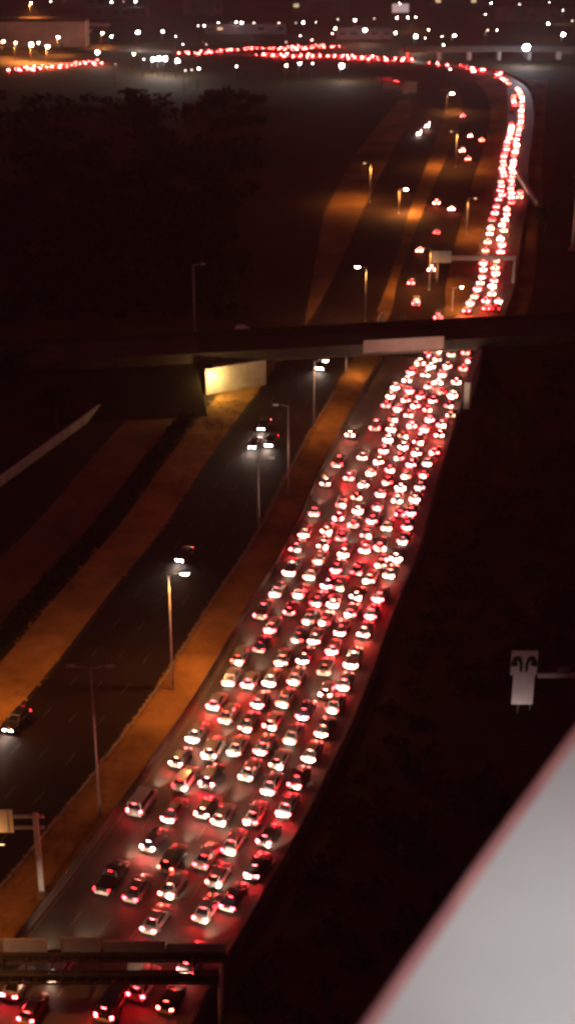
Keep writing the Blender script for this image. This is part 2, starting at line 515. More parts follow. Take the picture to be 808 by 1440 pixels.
# ---------------------------------------------------------------- street lamps
def lamp_spot(parent, loc, energy, col, size=150, rad=.25, blend=.8):
    key = ('L', energy, col, size)
    d = LIGHTS.get(key)
    if d is None:
        d = bpy.data.lights.new('lamp_light', 'SPOT')
        d.energy = energy; d.color = col; d.spot_size = R(size); d.spot_blend = blend; d.shadow_soft_size = rad
        LIGHTS[key] = d
    o = bpy.data.objects.new('lamp_light', d)
    C.objects.link(o); o.parent = parent; o.location = loc
    return o
LIGHTS = {}
ORANGE = (1.0, .33, .07)
def lamp_post(base, top_py, arms, lit, label, energy=SODIUM, lens=None, head=1.0, rz=0.0, reach=1.8, h=None):
    h = h or max(5.0, height_at(base, top_py))
    t = empty('street_lamp', (base.x, base.y, 0), rz)
    tag(t, label, 'street lamp', 'tall lamp posts along the freeway')
    q = MB(); q.tube((0, 0, 0), (0, 0, h), .17, .09, steel, 10); q.tube((0, 0, -.05), (0, 0, .35), .3, .3, concrete, 10); q.build('pole', t)
    for sx in arms:
        q = MB(); q.tube((0, 0, h - .25), (sx * reach * .6, 0, h + .05), .07, .06, steel, 8); q.tube((sx * reach * .6, 0, h + .05), (sx * reach, 0, h + .1), .06, .05, steel, 8); q.build('arm', t)
        q = MB()
        x = sx * (reach + .35)
        q.loft([[(x - .5 * head, -.17 * head, h + .05), (x + .5 * head, -.17 * head, h + .05), (x + .5 * head, .17 * head, h + .05), (x - .5 * head, .17 * head, h + .05)],
                [(x - .45 * head, -.13 * head, h + .24), (x + .45 * head, -.13 * head, h + .24), (x + .45 * head, .13 * head, h + .24), (x - .45 * head, .13 * head, h + .24)]], steel)
        hd = q.build('lamp_head', t)
        q = MB()
        ring = lambda zz, k: [(x + .42 * head * k * math.cos(a * .5236), .15 * head * k * math.sin(a * .5236), zz) for a in range(12)]
        q.loft([ring(h - .17 * head, .45), ring(h - .08 * head, .85), ring(h + .045, 1)], (lens or lamp_warm) if lit else lamp_off, True)
        q.build('lens', hd)
        if lit: lamp_spot(t, (x, 0, h - .3), energy, ORANGE, 165)
    return t
lamp_post(un(243, 968), 806, (1,), True, 'tall lit lamp post on the central verge just below an oncoming car', SODIUM * 2.6, None, 1.5)
lamp_post(un(141, 1145), 938, (1, -1), False, 'unlit twin-armed lamp post on the verge nearest the sign gantry')
lamp_post(un(364, 742), 645, (1,), False, 'thin unlit lamp post below the trio of oncoming headlights')
lamp_post(un(405, 696), 570, (-1,), False, 'thin unlit lamp post between the oncoming headlights and the jam')
lamp_post(un(441, 599), 507, (1,), True, 'lit lamp post in front of the overpass near the central verge', SODIUM * .8, None, 1.3)
lamp_post(un(275, 502), 372, (1,), False, 'tall pale unlit post at the corner of the overpass above the lit wall')
lamp_post(un(513, 452), 375, (-1,), True, 'lit lamp post standing just beyond the overpass', SODIUM * 1.5, None, 1.5)
lamp_post(un(560, 300), 266, (1,), True, 'lit lamp post beside the orange slopes beyond the overpass', SODIUM * 9, None, 1.5)
lamp_post(un(627, 158), 131, (1,), True, 'bright lit lamp post standing above the far slip road', SODIUM * 12, None, 2.2)
lamp_post(un(603, 408), 0, (-1,), True, 'added hooded lamp post beside the slip road just beyond the overpass', SODIUM * 2.8, lamp_warm2, h=11)  # this and the next hooded posts are added to light the orange patches
lamp_post(un(520, 285), 0, (-1,), True, 'added hooded lamp post on the orange slope left of the far oncoming road', SODIUM * 4.4, lamp_warm2, h=13)
lamp_post(un(655, 330), 0, (1,), True, 'added hooded lamp post between the slip road and the upper jam', SODIUM * 2.2, lamp_warm2, h=11)
lamp_post(un(640, 235), 0, (-1,), True, 'added hooded lamp post between the far slip road and the oncoming road', SODIUM * 5.5, lamp_warm2, h=13)
lamp_post(un(635, 437), 404, (1,), True, 'short lit lamp post beside the queue just beyond the overpass', SODIUM * 1.2, None, .9)
lamp_post(un(486, 530), 508, (1,), True, 'short lit lamp under the edge of the overpass', SODIUM * .25, None, .9)
# unseen lamps added past the edges to light the verges and near queue
lamp_post(main.at(44, -13.2)[0], 0, (1,), True, 'added lit lamp post on the central verge, out below the photo edge', SODIUM * 2.0, h=17)
lamp_post(main.at(95, -41)[0], 720, (1,), True, 'added lit lamp post on the hedge line beside the outer verge, out past the photo edge', SODIUM * 1.6, h=14)

# lamp on the abutment that lights it yellow
def wall_lamp(loc, rz, label, energy, col, target, arm=.1):
    t = empty('wall_lamp', loc, rz); tag(t, label, 'lamp')
    q = MB(); q.box(-.25, .25, -.06, .06, -.1, .1, steel_dark, .01); q.build('housing', t)
    q = MB(); q.tube((0, 0, .1), (0, arm, 1.1), .05, .05, steel_dark, 6); q.build('arm', t)
    q = MB(); q.box(-.2, .2, -.05, .05, -.14, -.102, lamp_warm); q.build('lens', t)
    d = bpy.data.lights.new('lamp_light', 'POINT'); d.energy = energy; d.color = col; d.shadow_soft_size = .3
    o = bpy.data.objects.new('lamp_light', d); C.objects.link(o); o.parent = t; o.location = target
    return t
pL = un(290, 555).lerp(un(374, 541), .12) + Vector((.4, -3.0, 0))
wall_lamp((pL.x, pL.y, 4.9), 0, 'yellow lamp under the overpass deck beside the left wall', 3000, (1, .66, .2), (0, 0, -.7), 4.6)
pR = main.at(S_BRIDGE + 3, 9.6)[0]
wall_lamp((pR.x, pR.y, 4.7), 0, 'yellow lamp under the overpass deck beside the jam', 1800, (1, .72, .3), (0, 0, -.5))

# ---------------------------------------------------------------- sign gantry over the jam in the foreground
def beam_local(o_inv, p): return o_inv @ p
a = un(-30, 1344, 6.6); b = un(318, 1344, 6.6)
d = b - a; GL = d.length
gt = empty('sign_gantry', (a.x, a.y, 0), math.atan2(d.y, d.x))
tag(gt, 'wide dark double-beam gantry over the jam with grey panels along it', 'gantry')
def truss(y, z0, z1, x1):
    q = MB()
    for (yy, zz) in ((y - .3, z0), (y + .3, z0), (y - .3, z1), (y + .3, z1)):
        q.box(-4, x1, yy - .09, yy + .09, zz - .09, zz + .09, steel_dark)
    q.box(-4, x1, y - .2, y + .2, z0 + .1, z1 - .1, steel_dark)
    k = -4
    while k < x1 - 1.2:
        for yy in (y - .33, y + .33):
            q.tube((k, yy, z0), (k + .6, yy, z1), .05, .05, steel_dark, 6); q.tube((k + .6, yy, z1), (k + 1.2, yy, z0), .05, .05, steel_dark, 6)
        k += 1.2
    return q
truss(0, 6.2, 7.0, GL).build('far_beam', gt)
truss(-2.6, 5.9, 6.8, GL - .6).build('near_beam', gt)
inv = Vector
def gx(px): return (un(px, 1325, 8) - a).dot(d.normalized())
for (p0, p1, m, z1) in ((-20, 4, concrete_dark, 8.6), (5, 66, sign_blue, 8.6), (88, 140, sign_blue, 8.75), (146, 232, plaster_wall2, 8.35), (236, 316, plaster_wall2, 8.05)):
    q = MB(); q.box(gx(p0), gx(p1), -.12, -.02, 7.12, z1, m, .015); f = q.build('sign_panel', gt)
    q = MB()
    for (xa, xb, za, zb) in ((gx(p0) - .06, gx(p1) + .06, z1, z1 + .1), (gx(p0) - .07, gx(p0), 7.1, z1), (gx(p1), gx(p1) + .07, 7.1, z1)):
        q.box(xa, xb, -.16, .02, za, zb, steel)
    q.build('frame', f)
for x in (GL - .5,):
    for y in (-2.6, 0):
        q = MB(); q.tube((x, y, 0), (x, y, 6.6), .22, .2, concrete, 12); q.build('post', gt)
q = MB(); q.tube((-3.8, -1.3, 0), (-3.8, -1.3, 6.2), .25, .22, concrete, 12); q.build('post', gt)
q = MB()
for k in range(10): q.box(GL * k / 10, GL * k / 10 + .12, -2.3, -.3, 6.35, 6.5, steel_dark)
q.build('cross_ties', gt)

# tan sign gantry over the oncoming lanes
pb = un(60, 1262); hg = height_at(pb, 1147)
sgn = empty('cantilever_sign', (pb.x, pb.y, 0), R(180)); tag(sgn, 'tan lit sign on a pale post with two arms over the oncoming lanes', 'sign')
q = MB(); q.box(-.28, .28, -.22, .22, 0, hg + .3, steel, .03); q.box(-.5, .5, -.45, .45, -.05, .4, concrete, .03); q.build('post', sgn)
for z in (hg - .1, hg - 1.5):
    q = MB(); q.box(-.9, 9.5, -.13, .13, z - .16, z + .16, steel, .02); q.build('arm', sgn)
q = MB(); q.box(2.3, 9.2, .14, .22, hg - 2.0, hg + .9, sign_tan, .02); q.build('sign_panel', sgn)
q = MB()
for k in range(5): q.box(2.8 + k * 1.4, 2.9 + k * 1.4, .225, .3, hg - 1.9, hg + .8, steel)
q.build('stiffeners', sgn)
q = MB(); q.box(3.0, 8.5, 1.55, 1.75, hg - 2.6, hg - 2.45, steel_dark, .02)
for xx in (3.4, 8.0): q.box(xx, xx + .08, .2, 1.6, hg - 2.55, hg - 2.48, steel_dark)
fx = q.build('sign_light', sgn)
q = MB(); q.box(3.1, 8.4, 1.58, 1.72, hg - 2.448, hg - 2.43, lamp_warm2); q.build('lens', fx)
dq = bpy.data.lights.new('lamp_light', 'POINT'); dq.energy = 130; dq.color = (1, .55, .22); dq.shadow_soft_size = .3
oq = bpy.data.objects.new('lamp_light', dq); C.objects.link(oq); oq.parent = sgn; oq.location = (4.6, 1.65, hg - 2.1)

# grey sign with dark emblem at the right
pz = 8.5
sb = un(737, 1000, 3.0)
dep = sb.y
def zrow(py): return CAM_H - dep * math.tan(PITCH + math.atan((py - 720) / F))
def xcol(px, z):
    # x at the sign's distance for an image column
    dist = dep * math.cos(PITCH) + (CAM_H - z) * math.sin(PITCH)
    return (px - 404) / F * dist
zt, zm, zb = zrow(915), zrow(949), zrow(990)
rs = empty('direction_sign', (0, dep, 0)); tag(rs, 'tall grey sign with a dark twin-arrow emblem standing on dark ground', 'sign')
q = MB(); q.box(xcol(719, zt), xcol(756, zt), -.1, .1, zm, zt, sign_grey, .02); up = q.build('upper_panel', rs)
q = MB(); q.box(xcol(721, zm), xcol(751, zm), -.08, .08, zb, zm - .01, sign_grey, .02); q.build('lower_panel', rs)
cx = (xcol(719, zt) + xcol(756, zt)) / 2; cz = (zt + zm) / 2 + .15; w_ = (xcol(756, zt) - xcol(719, zt))
for s in (-1, 1):      # two bent arrows back to back
    q = MB()
    pts = [(s * .10 * w_, -1.3), (s * .11 * w_, -.2), (s * .2 * w_, .6), (s * .33 * w_, .6), (s * .38 * w_, -.1), (s * .36 * w_, -.5)]
    for i in range(len(pts) - 1):
        pa_, pb_ = Vector((pts[i][0], 0, pts[i][1])), Vector((pts[i + 1][0], 0, pts[i + 1][1]))
        dd = (pb_ - pa_).normalized(); sd = Vector((-dd.z, 0, dd.x)); wa_, wb_ = .17 + .05 * i, .22 + .05 * i
        pa_ -= dd * .1; pb_ += dd * .1; yy_ = -.104 - .003 * i
        q.face([(cx + v_.x, yy_, cz + v_.z) for v_ in (pa_ - sd * wa_, pa_ + sd * wa_, pb_ + sd * wb_, pb_ - sd * wb_)], sign_dark)
    q.build('arrow', up)
q = MB()
for xx in (xcol(728, zb), xcol(745, zb)): q.tube((xx, .2, -.1), (xx, .2, zt - .4), .13, .11, steel_dark, 8)
q.build('posts', rs)
q = MB(); q.box(cx - .4, cx + .4, -3.9, -3.5, .1, .45, steel_dark, .03); q.box(cx - .05, cx + .05, -3.75, -3.65, -.1, .12, steel_dark); fl_ = q.build('added_floodlight', rs)  # ground floodlight added to brighten the grey sign
q = MB(); q.box(cx - .34, cx + .34, -3.499, -3.49, .16, .40, lamp_faint); q.build('lens', fl_)
df = bpy.data.lights.new('lamp_light', 'SPOT'); df.energy = 750; df.color = (1, .80, .74); df.spot_size = R(70); df.shadow_soft_size = .2; df.spot_blend = .6
of_ = bpy.data.objects.new('lamp_light', df); C.objects.link(of_); of_.parent = rs; of_.location = (cx, -3.4, .45)
of_.rotation_euler = (R(180 - math.degrees(math.atan2(3.7, zm - .6))), 0, 0)
q = MB(); q.box(xcol(755, zm), xcol(830, zm), -.2, .15, zm - .35, zm + .25, concrete, .03); q.build('arm', rs)
q = MB(); q.box(xcol(782, zm), xcol(800, zm), -.22, .18, zm + .26, zm + 1.1, concrete_dark, .03); q.build('lamp_box', rs)
q = MB(); q.tube((xcol(828, zm), 0, -.1), (xcol(828, zm), 0, zm + .3), .3, .25, concrete_dark, 10); q.build('mast', rs)

# pale mast at the right edge and a slim gantry over the upper jam
mb = un(804, 352); mt = empty('mast', (mb.x, mb.y, 0)); tag(mt, 'pale grey mast at the edge of the dark land beside the upper jam', 'mast')
hm = height_at(mb, 250)
q = MB(); q.tube((0, 0, 0), (0, 0, hm), .55, .4, concrete_pale, 12); q.build('shaft', mt)
q = MB(); q.box(-.9, .9, -.9, .9, hm, hm + .5, concrete, .05); q.build('cap', mt)
q = MB(); q.box(-1.1, 1.1, -1.1, 1.1, -.1, .6, concrete, .05); q.build('footing', mt)

ga = un(640, 398); gb = un(722, 398)
d2 = gb - ga
sg2 = empty('sign_gantry', (ga.x, ga.y, 0), math.atan2(d2.y, d2.x)); tag(sg2, 'slim pale gantry crossing the jam just beyond the overpass', 'gantry')
L2 = d2.length
q = MB(); q.box(-5, L2, -.3, .3, 1.0 + 5.2, 1.0 + 6.5, sign_pink, .03); q.build('beam', sg2)
q = MB(); q.box(-6.6, -1.5, -.42, -.31, 5.6, 8.8, plaster_wall2, .02); q.build('sign_panel', sg2)
for x in (-5, L2 - .3):
    q = MB(); q.tube((x, 0, 0), (x, 0, 6.3), .25, .22, concrete, 10); q.build('post', sg2)

# ---------------------------------------------------------------- vehicles
def loft_body(st):
    rings = []
    for (y, hw, zb, zt) in st:
        h = zt - zb
        rings.append([(-hw * .88, y, zb), (hw * .88, y, zb), (hw, y, zb + h * .22), (hw, y, zt - h * .24), (hw * .88, y, zt), (-hw * .88, y, zt), (-hw, y, zt - h * .24), (-hw, y, zb + h * .22)])
    return rings
KINDS = {
 'sedan': dict(L=4.6, W=.91, st=[(-2.3, .72, .36, .80), (-2.22, .84, .26, .98), (-1.6, .9, .22, 1.0), (0, .91, .22, .95), (1.2, .9, .22, .90), (2.0, .84, .24, .78), (2.28, .70, .32, .66)],
               cab=(-1.8, .95, -1.15, .22, .78, .58, .95, 1.45), tl=(.46, .82, .68, .90), rear=-2.3),
 'hatchback': dict(L=4.1, W=.88, st=[(-2.05, .74, .36, .90), (-1.98, .84, .26, 1.02), (-1.4, .88, .22, 1.02), (0, .88, .22, .97), (1.05, .87, .22, .92), (1.8, .8, .24, .8), (2.03, .68, .32, .66)],
               cab=(-2.0, .85, -1.55, .1, .76, .58, .99, 1.52), tl=(.52, .82, .74, .98), rear=-2.05),
 'suv': dict(L=4.75, W=.95, st=[(-2.38, .80, .42, 1.0), (-2.3, .9, .32, 1.12), (-1.6, .95, .28, 1.12), (0, .95, .28, 1.08), (1.2, .94, .28, 1.04), (2.1, .88, .3, .94), (2.36, .76, .38, .8)],
             cab=(-2.3, .95, -2.0, .2, .84, .68, 1.1, 1.76), tl=(.60, .90, .84, 1.10), rear=-2.38),
 'van': dict(L=5.1, W=.98, st=[(-2.55, .88, .40, 1.1), (-2.5, .95, .3, 1.2), (-1.6, .98, .26, 1.2), (0, .98, .26, 1.18), (1.5, .97, .26, 1.1), (2.3, .9, .28, .92), (2.53, .76, .36, .76)],
             cab=(-2.5, 1.9, -2.4, 1.05, .92, .80, 1.17, 2.05), tl=(.70, .95, .78, 1.16), rear=-2.55),
 'pickup': dict(L=5.4, W=.97, st=[(-2.7, .86, .46, 1.05), (-2.66, .94, .4, 1.12), (-1.6, .96, .34, 1.12), (0, .97, .34, 1.1), (1.4, .96, .34, 1.08), (2.4, .9, .36, 1.0), (2.68, .8, .42, .86)],
             cab=(-.6, 1.5, -.42, .75, .86, .70, 1.08, 1.85), tl=(.74, .93, .74, 1.06), rear=-2.7),
}
def quad_on(p, inset, out):
    """inset quad lifted a little off the plane of the four points"""
    P = [Vector(x) for x in p]; c = sum(P, Vector()) / 4
    n = (P[1] - P[0]).cross(P[3] - P[0]).normalized()
    return [c + (x - c) * inset + n * out for x in P]
def vehicle_meshes(kind):
    """-> list of (part name, MB)"""
    if kind == 'box_truck': return truck_meshes()
    k = KINDS[kind]; out = []
    body = MB(); body.loft(loft_body(k['st']), car_paint, True)
    yb0, yb1, yt0, yt1, wb, wt, z0, z1 = k['cab']
    zt = z1 - .07
    base = [(-wb, yb0, z0), (wb, yb0, z0), (wb, yb1, z0), (-wb, yb1, z0)]
    top = [(-wt, yt0, zt), (wt, yt0, zt), (wt, yt1, zt), (-wt, yt1, zt)]
    crown = [(-wt * .86, yt0 + .12, z1), (wt * .86, yt0 + .12, z1), (wt * .86, yt1 - .15, z1), (-wt * .86, yt1 - .15, z1)]
    body.loft([base, top, crown], car_paint, False)
    for s in (-1, 1): body.box(s * (k['W'] + .02) - .09, s * (k['W'] + .02) + .09, yb1 - .35, yb1 - .2, z0 + .02, z0 + .15, car_paint)   # mirrors
    out.append(('body', body))
    b, t = base, top
    for nm, p in (('rear_window', [b[0], b[1], t[1], t[0]]), ('windshield', [b[2], b[3], t[3], t[2]])):
        q = MB(); q.face(quad_on(p, .86, .012), glass); out.append((nm, q))
    for p in ([b[1], b[2], t[2], t[1]], [b[3], b[0], t[0], t[3]]):
        q = MB(); q.face(quad_on(p, .84, .012), glass); out.append(('side_window', q))
    r = k['rear']; x0, x1, za, zb = k['tl']
    for s in (-1, 1):
        q = MB()
        xa, xb = sorted((s * x0, s * x1))
        q.loft([[(xa, r - .02, za), (xb, r - .02 + (.06 if s > 0 else 0), za), (xb, r + .12, za), (xa, r + .12, za)],
                [(xa, r - .01, zb), (xb, r - .01 + (.06 if s > 0 else 0), zb), (xb, r + .12, zb + .015), (xa, r + .12, zb + .015)]], tail_mat)
        out.append(('tail_light', q))
    q = MB(); yy = yt0 - .01; q.box(-.22, .22, yy - .03, yy + .05, zt - .055, zt - .005, tail_mat); out.append(('brake_light', q))
    f = -r
    for s in (-1, 1):
        q = MB(); fw = k['st'][-1][1]; f0 = k['st'][-1][2]; f1 = k['st'][-1][3]; c = s * fw * .58; fy = k['st'][-1][0] + .006; zl = f0 + (f1 - f0) * .40; zh = f0 + (f1 - f0) * .84; q.face([(c + fw * .25, fy, zl), (c - fw * .25, fy, zl), (c - fw * .25, fy, zh), (c + fw * .25, fy, zh)], head_mat); out.append(('headlight', q))
    q = MB(); q.box(-.26, .26, r - .035, r + .02, za - .12, za + .03, plate_mat); out.append(('number_plate', q))
    q = MB(); q.box(-k['W'] * .84, k['W'] * .84, r - .05, r + .08, .34, .70, bumper_mat, .03); out.append(('bumper', q))
    if kind == 'pickup':
        q = MB(); q.face([(-.78, -2.55, 1.128), (.78, -2.55, 1.128), (.78, -.75, 1.128), (-.78, -.75, 1.128)], trim_mat); out.append(('cargo_bed', q))
    for sx in (-1, 1):
        for yw in (r * .62, -r * .6):
            q = MB(); c = sx * (k['W'] - .1)
            q.tube((c - .11, yw, .33), (c + .11, yw, .33), .33, .33, tyre_mat, 14)
            q.tube((c + sx * .1, yw, .33), (c + sx * .125, yw, .33), .2, .18, chrome, 10)
            out.append(('wheel', q))
    return out
def truck_meshes():
    out = []
    q = MB(); q.loft(loft_body([(1.5, 1.0, .5, 1.6), (2.0, 1.05, .5, 2.3), (2.9, 1.05, .5, 2.35), (3.5, 1.0, .5, 1.5), (3.75, .92, .55, 1.3)]), car_paint, True); out.append(('body', q))
    q = MB(); q.box(-1.05, 1.05, -3.6, 1.45, .8, 2.75, box_mat, .05); out.append(('cargo_box', q))
    for sx in (-1, 1):
        q = MB(); xa, xb = sorted((sx * .02, sx * 1.0)); q.box(xa, xb, -3.64, -3.605, .9, 2.68, box_mat, .01)
        for bx in (.35, .75): q.box(sx * bx - .02, sx * bx + .02, -3.67, -3.642, .95, 2.6, chrome)
        out.append(('rear_door', q))
    q = MB(); q.box(-1.0, 1.0, -3.62, -3.602, .81, .88, trim_mat); out.append(('sill', q))
    q = MB(); q.box(-.5, .5, -3.5, 3.0, .55, .799, trim_mat); out.append(('chassis', q))
    q = MB(); q.face([(-.85, 3.56, 1.52), (-.85, 2.95, 2.28), (.85, 2.95, 2.28), (.85, 3.56, 1.52)][::-1], glass); out.append(('windshield', q))
    for s in (-1, 1):
        q = MB(); q.box(s * .9 - .2, s * .9 + .2, -3.64, -3.5, .72, .94, tail_mat); out.append(('tail_light', q))
        q = MB(); q.box(s * .75 - .16, s * .75 + .16, 3.68, 3.78, .75, .95, head_mat); out.append(('headlight', q))
    q = MB(); q.box(-1.1, 1.1, -3.66, -3.55, .42, .58, trim_mat); out.append(('bumper', q))
    for sx in (-1, 1):
        for yw in (-2.3, 2.6):
            q = MB(); c = sx * 1.0; q.tube((c - .14, yw, .45), (c + .14, yw, .45), .45, .45, tyre_mat, 14); q.tube((c + sx * .13, yw, .45), (c + sx * .16, yw, .45), .25, .22, chrome, 10); out.append(('wheel', q))
    return out

protos = {}      # kind -> list of (part, mesh)
joined = {}
for kd in list(KINDS) + ['box_truck']:
    parts = vehicle_meshes(kd); lst = []
    J = MB()
    for nm, q in parts:
        o = q.build(nm); lst.append((nm, o.data)); bpy.data.objects.remove(o)
        if nm in ('wheel',) and False: continue
        base = len(J.v); J.v += q.v
        for f_, mi_, sm_ in zip(q.f, q.m, q.smooth):
            J.f.append(tuple(base + i for i in f_)); J.m.append(J.mi(tail_far if q.mats[mi_] is tail_mat else q.mats[mi_])); J.smooth.append(sm_)
    protos[kd] = lst
    o = J.build('joined'); joined[kd] = o.data; bpy.data.objects.remove(o)

beam = bpy.data.lights.new('headlight_beam', 'SPOT')
beam.energy = HEAD_W; beam.color = (1.0, .70, .48); beam.spot_size = R(60); beam.spot_blend = .9; beam.shadow_soft_size = .35
beam_on = bpy.data.lights.new('oncoming_beam', 'SPOT')
beam_on.energy = 2000; beam_on.color = (1.0, .72, .55); beam_on.spot_size = R(80); beam_on.spot_blend = .9; beam_on.shadow_soft_size = .3

PAINTS = [('white', (.78, .76, .74)), ('silver', (.50, .50, .50)), ('grey', (.20, .20, .21)), ('black', (.022, .022, .025)), ('dark red', (.22, .02, .02)),
          ('dark blue', (.03, .05, .14)), ('beige', (.48, .40, .30)), ('bright red', (.5, .03, .025))]
PW = [34, 26, 12, 12, 5, 4, 6, 2]
KW = dict(sedan=38, hatchback=16, suv=28, van=6, pickup=10, box_truck=1)
NAMES = dict(sedan='sedan', hatchback='hatchback', suv='suv', van='van', pickup='pickup truck', box_truck='box truck')
OBJN = dict(sedan='sedan', hatchback='hatchback', suv='suv', van='van', pickup='pickup_truck', box_truck='box_truck')
def half_len(kd): return 3.64 if kd == 'box_truck' else -KINDS[kd]['rear']

def make_vehicle(kd, pos, heading, paint, brake, detailed, label, group, beam_data=beam, head=.12):
    rz = heading - math.pi / 2
    col = (*[c * (.52 if min(paint) > .25 else .35) for c in paint], brake)
    tint = random.choices(TINTS, [18, 30, 28, 24])[0]
    if detailed:
        t = empty(OBJN[kd], (pos.x, pos.y, 0.012), rz)
        for nm, me in protos[kd]:
            o = bpy.data.objects.new(nm, me); C.objects.link(o); o.parent = t
            o.color = (1, 1, 1, head) if nm == 'headlight' else col
            if nm in ('tail_light', 'brake_light'): o.color = (*tint, brake * (.45 if nm == 'brake_light' else 1))
    else:
        t = bpy.data.objects.new(OBJN[kd], joined[kd]); C.objects.link(t)
        t.location = (pos.x, pos.y, .012); t.rotation_euler.z = rz; t.color = col
    tag(t, label, 'truck' if kd in ('pickup', 'box_truck') else ('van' if kd == 'van' else 'car'), group)
    if beam_data:
        o = bpy.data.objects.new('headlight_beam', beam_data); C.objects.link(o); o.parent = t
        o.location = (0, half_len(kd) + .06, .66); o.rotation_euler = (R(90), 0, 0)
    return t

# positions surveyed off the photograph: (zoom origin x, y, scale, points) of lit rears
READ = [
 (180, 950, 2.376, [(325,20),(460,35),(540,32),(625,32),(695,38),(288,105),(410,95),(517,78),(595,75),(668,92),(490,125),(575,130),(655,145),(320,148),(400,150),(345,190),(365,215),(535,185),(455,170),
   (215,215),(435,215),(620,205),(510,250),(605,255),(350,258),(267,270),(418,290),(485,300),(575,300),(163,305),(390,340),(288,370),(120,385),(520,420),(418,460),(500,490),(240,395),(200,430),(245,465),(300,490),
   (125,490),(15,530),(375,540),(445,545),(480,590),(82,580),(125,650),(310,620),(410,630),(205,705),(275,705),(390,705),(5,745),(55,795),(170,770),(255,820),(330,775),(65,850)]),
 (0, 980, 2.525, [(342,683)]),
 (320, 700, 2.693, [(475,8),(470,38),(565,20),(560,50),(632,35),(712,8),(690,30),(415,55),(420,95),(485,70),(485,95),(545,88),(600,85),(600,115),(690,65),(660,95),(660,125),(325,60),(288,140),(255,195),(230,285),
   (365,145),(425,160),(465,130),(520,145),(650,165),(350,200),(440,210),(475,188),(515,200),(615,200),(430,250),(350,255),(560,230),(620,240),(570,270),(600,295),(310,300),(405,285),(478,275),(478,312),(528,322),
   (178,365),(275,350),(380,335),(395,370),(500,375),(550,400),(250,405),(327,408),(390,418),(465,415),(530,435),(120,450),(220,455),(300,458),(365,460),(455,460),(520,478),(155,508),(270,490),(300,503),(350,505),
   (410,495),(490,515),(100,572),(262,538),(322,548),(400,555),(462,562),(225,605),(300,600),(368,612),(465,615),(30,630),(185,655),(260,655),(360,655),(435,668),(10,700),(145,720),(235,715),(330,712),(410,720)]),
 (430, 440, 2.993, [(505,180),(540,180),(570,178),(610,175),(650,185),(700,172),(710,205),(660,235),(480,215),(545,210),(520,235),(590,235),(435,260),(500,262),(420,285),(570,265),(575,292),(385,310),(515,310),(545,312),
   (370,335),(435,340),(480,345),(575,350),(615,352),(350,360),(380,362),(415,378),(470,375),(530,375),(335,390),(385,405),(455,400),(600,400),(590,412),(430,430),(480,435),(500,430),(575,440),(625,450),(355,435),(355,465),
   (355,495),(355,525),(355,552),(325,580),(455,478),(510,475),(495,492),(420,510),(400,535),(415,557),(490,535),(465,565),(560,515),(560,490),(530,580),(520,602),(410,590),(400,612),(460,605),(440,640),(530,612),(505,640),
   (320,630),(290,660),(365,655),(425,680),(490,695),(265,695),(250,717),(235,745),(340,690),(335,730),(410,715),(330,760),(390,755),(475,740),(183,515),(235,610),(130,640),(80,720)]),
]
NEAR_EXTRA = [(65, 1395), (15, 1402), (128, 1418), (190, 1402), (232, 1418), (150, 1432), (35, 1436), (238, 1390)]
UP = [(420,10),(470,10),(415,40),(460,40),(390,85),(385,105),(445,75),(375,160),(435,165),(365,200),(435,200),(350,245),(410,240),(400,290),(405,320),(335,325),(410,365),(325,375),(455,390),(385,415),(320,430),(455,420),
      (440,450),(385,490),(315,475),(320,515),(300,555),(365,580),(295,605),(350,600),(400,620),(290,640),(275,690),(355,670),(350,705),(385,710),(250,745),(250,775),(365,750),(320,800),(230,820),(300,845),(235,940),(235,975),(320,955),
      (205,1000),(300,975),(190,1035),(300,1015),(160,1075),(320,1020),(240,1050),(315,1055),(135,1105),(225,1080),(285,1092),(315,1094)]
TOP = [(605,220),(625,235),(645,250),(640,270),(660,275),(640,295),(665,285),(655,320),(665,305),(625,350),(650,350),(640,375),(612,400),(640,400),(635,435),(605,440)]

def snap(points, path, lanes, gap, smin, smax):
    by = {k: [] for k in range(len(lanes))}
    for (px, py) in points:
        s, t = path.locate(un(px, py, .85))
        if not smin < s < smax: continue
        k = min(range(len(lanes)), key=lambda i: abs(lanes[i] - t))
        by[k].append([s, max(-.8, min(.8, (t - lanes[k])))])
    res = {}
    for k in by:
        out = []
        for s, j in sorted(by[k]):
            if out and s - out[-1][0] < gap * .3: continue
            if out and s - out[-1][0] < gap: s = out[-1][0] + gap
            out.append([s, j])
        res[k] = out
    return res

pts = [(x / sc + ox, y / sc + oy) for ox, oy, sc, L in READ for x, y in L] + NEAR_EXTRA
LANES = [(k - 2.5) * 3.35 for k in range(6)]
LN = ['verge-side lane', 'second lane from the verge', 'third lane from the verge', 'fourth lane from the verge', 'fifth lane from the verge', 'outer-barrier lane']
LN_S = ['verge-side lane', 'second lane from verge', 'third lane from verge', 'fourth lane from verge', 'fifth lane from verge', 'outer-barrier lane']
jam = snap(pts, main, LANES, 5.7, 6, S_BRIDGE + 8)
n_car = 0
SPECIAL = {(207, 1128): ('box_truck', ('white', (.78, .76, .74)), .3)}
def choose():
    pn, pc = random.choices(PAINTS, PW)[0]
    kd = random.choices(list(KW), list(KW.values()))[0]
    return kd, pn, pc
def brake_level():
    return random.choices([.10, .45, 1.1, 2.4], [22, 30, 30, 18])[0] * (.8 + .4 * rnd())
def brake_word(b): return 'dim tail lights' if b < .5 else ('bright brake lights' if b > 1.3 else 'lit tail lights')
truck_at = main.locate(un(207, 1140, 1.5))
for k in range(1, 6):
    L = jam[k]; add = []
    for i in range(len(L) - 1):
        g_ = L[i + 1][0] - L[i][0]
        if (10.6 if L[i][0] < 135 else 11.6) < g_ < 34 and L[i][0] > S_GANTRY: add.append([L[i][0] + g_ * (.5 + (rnd() - .5) * .08), (rnd() - .5) * 1.2])
    jam[k] = sorted(L + add)
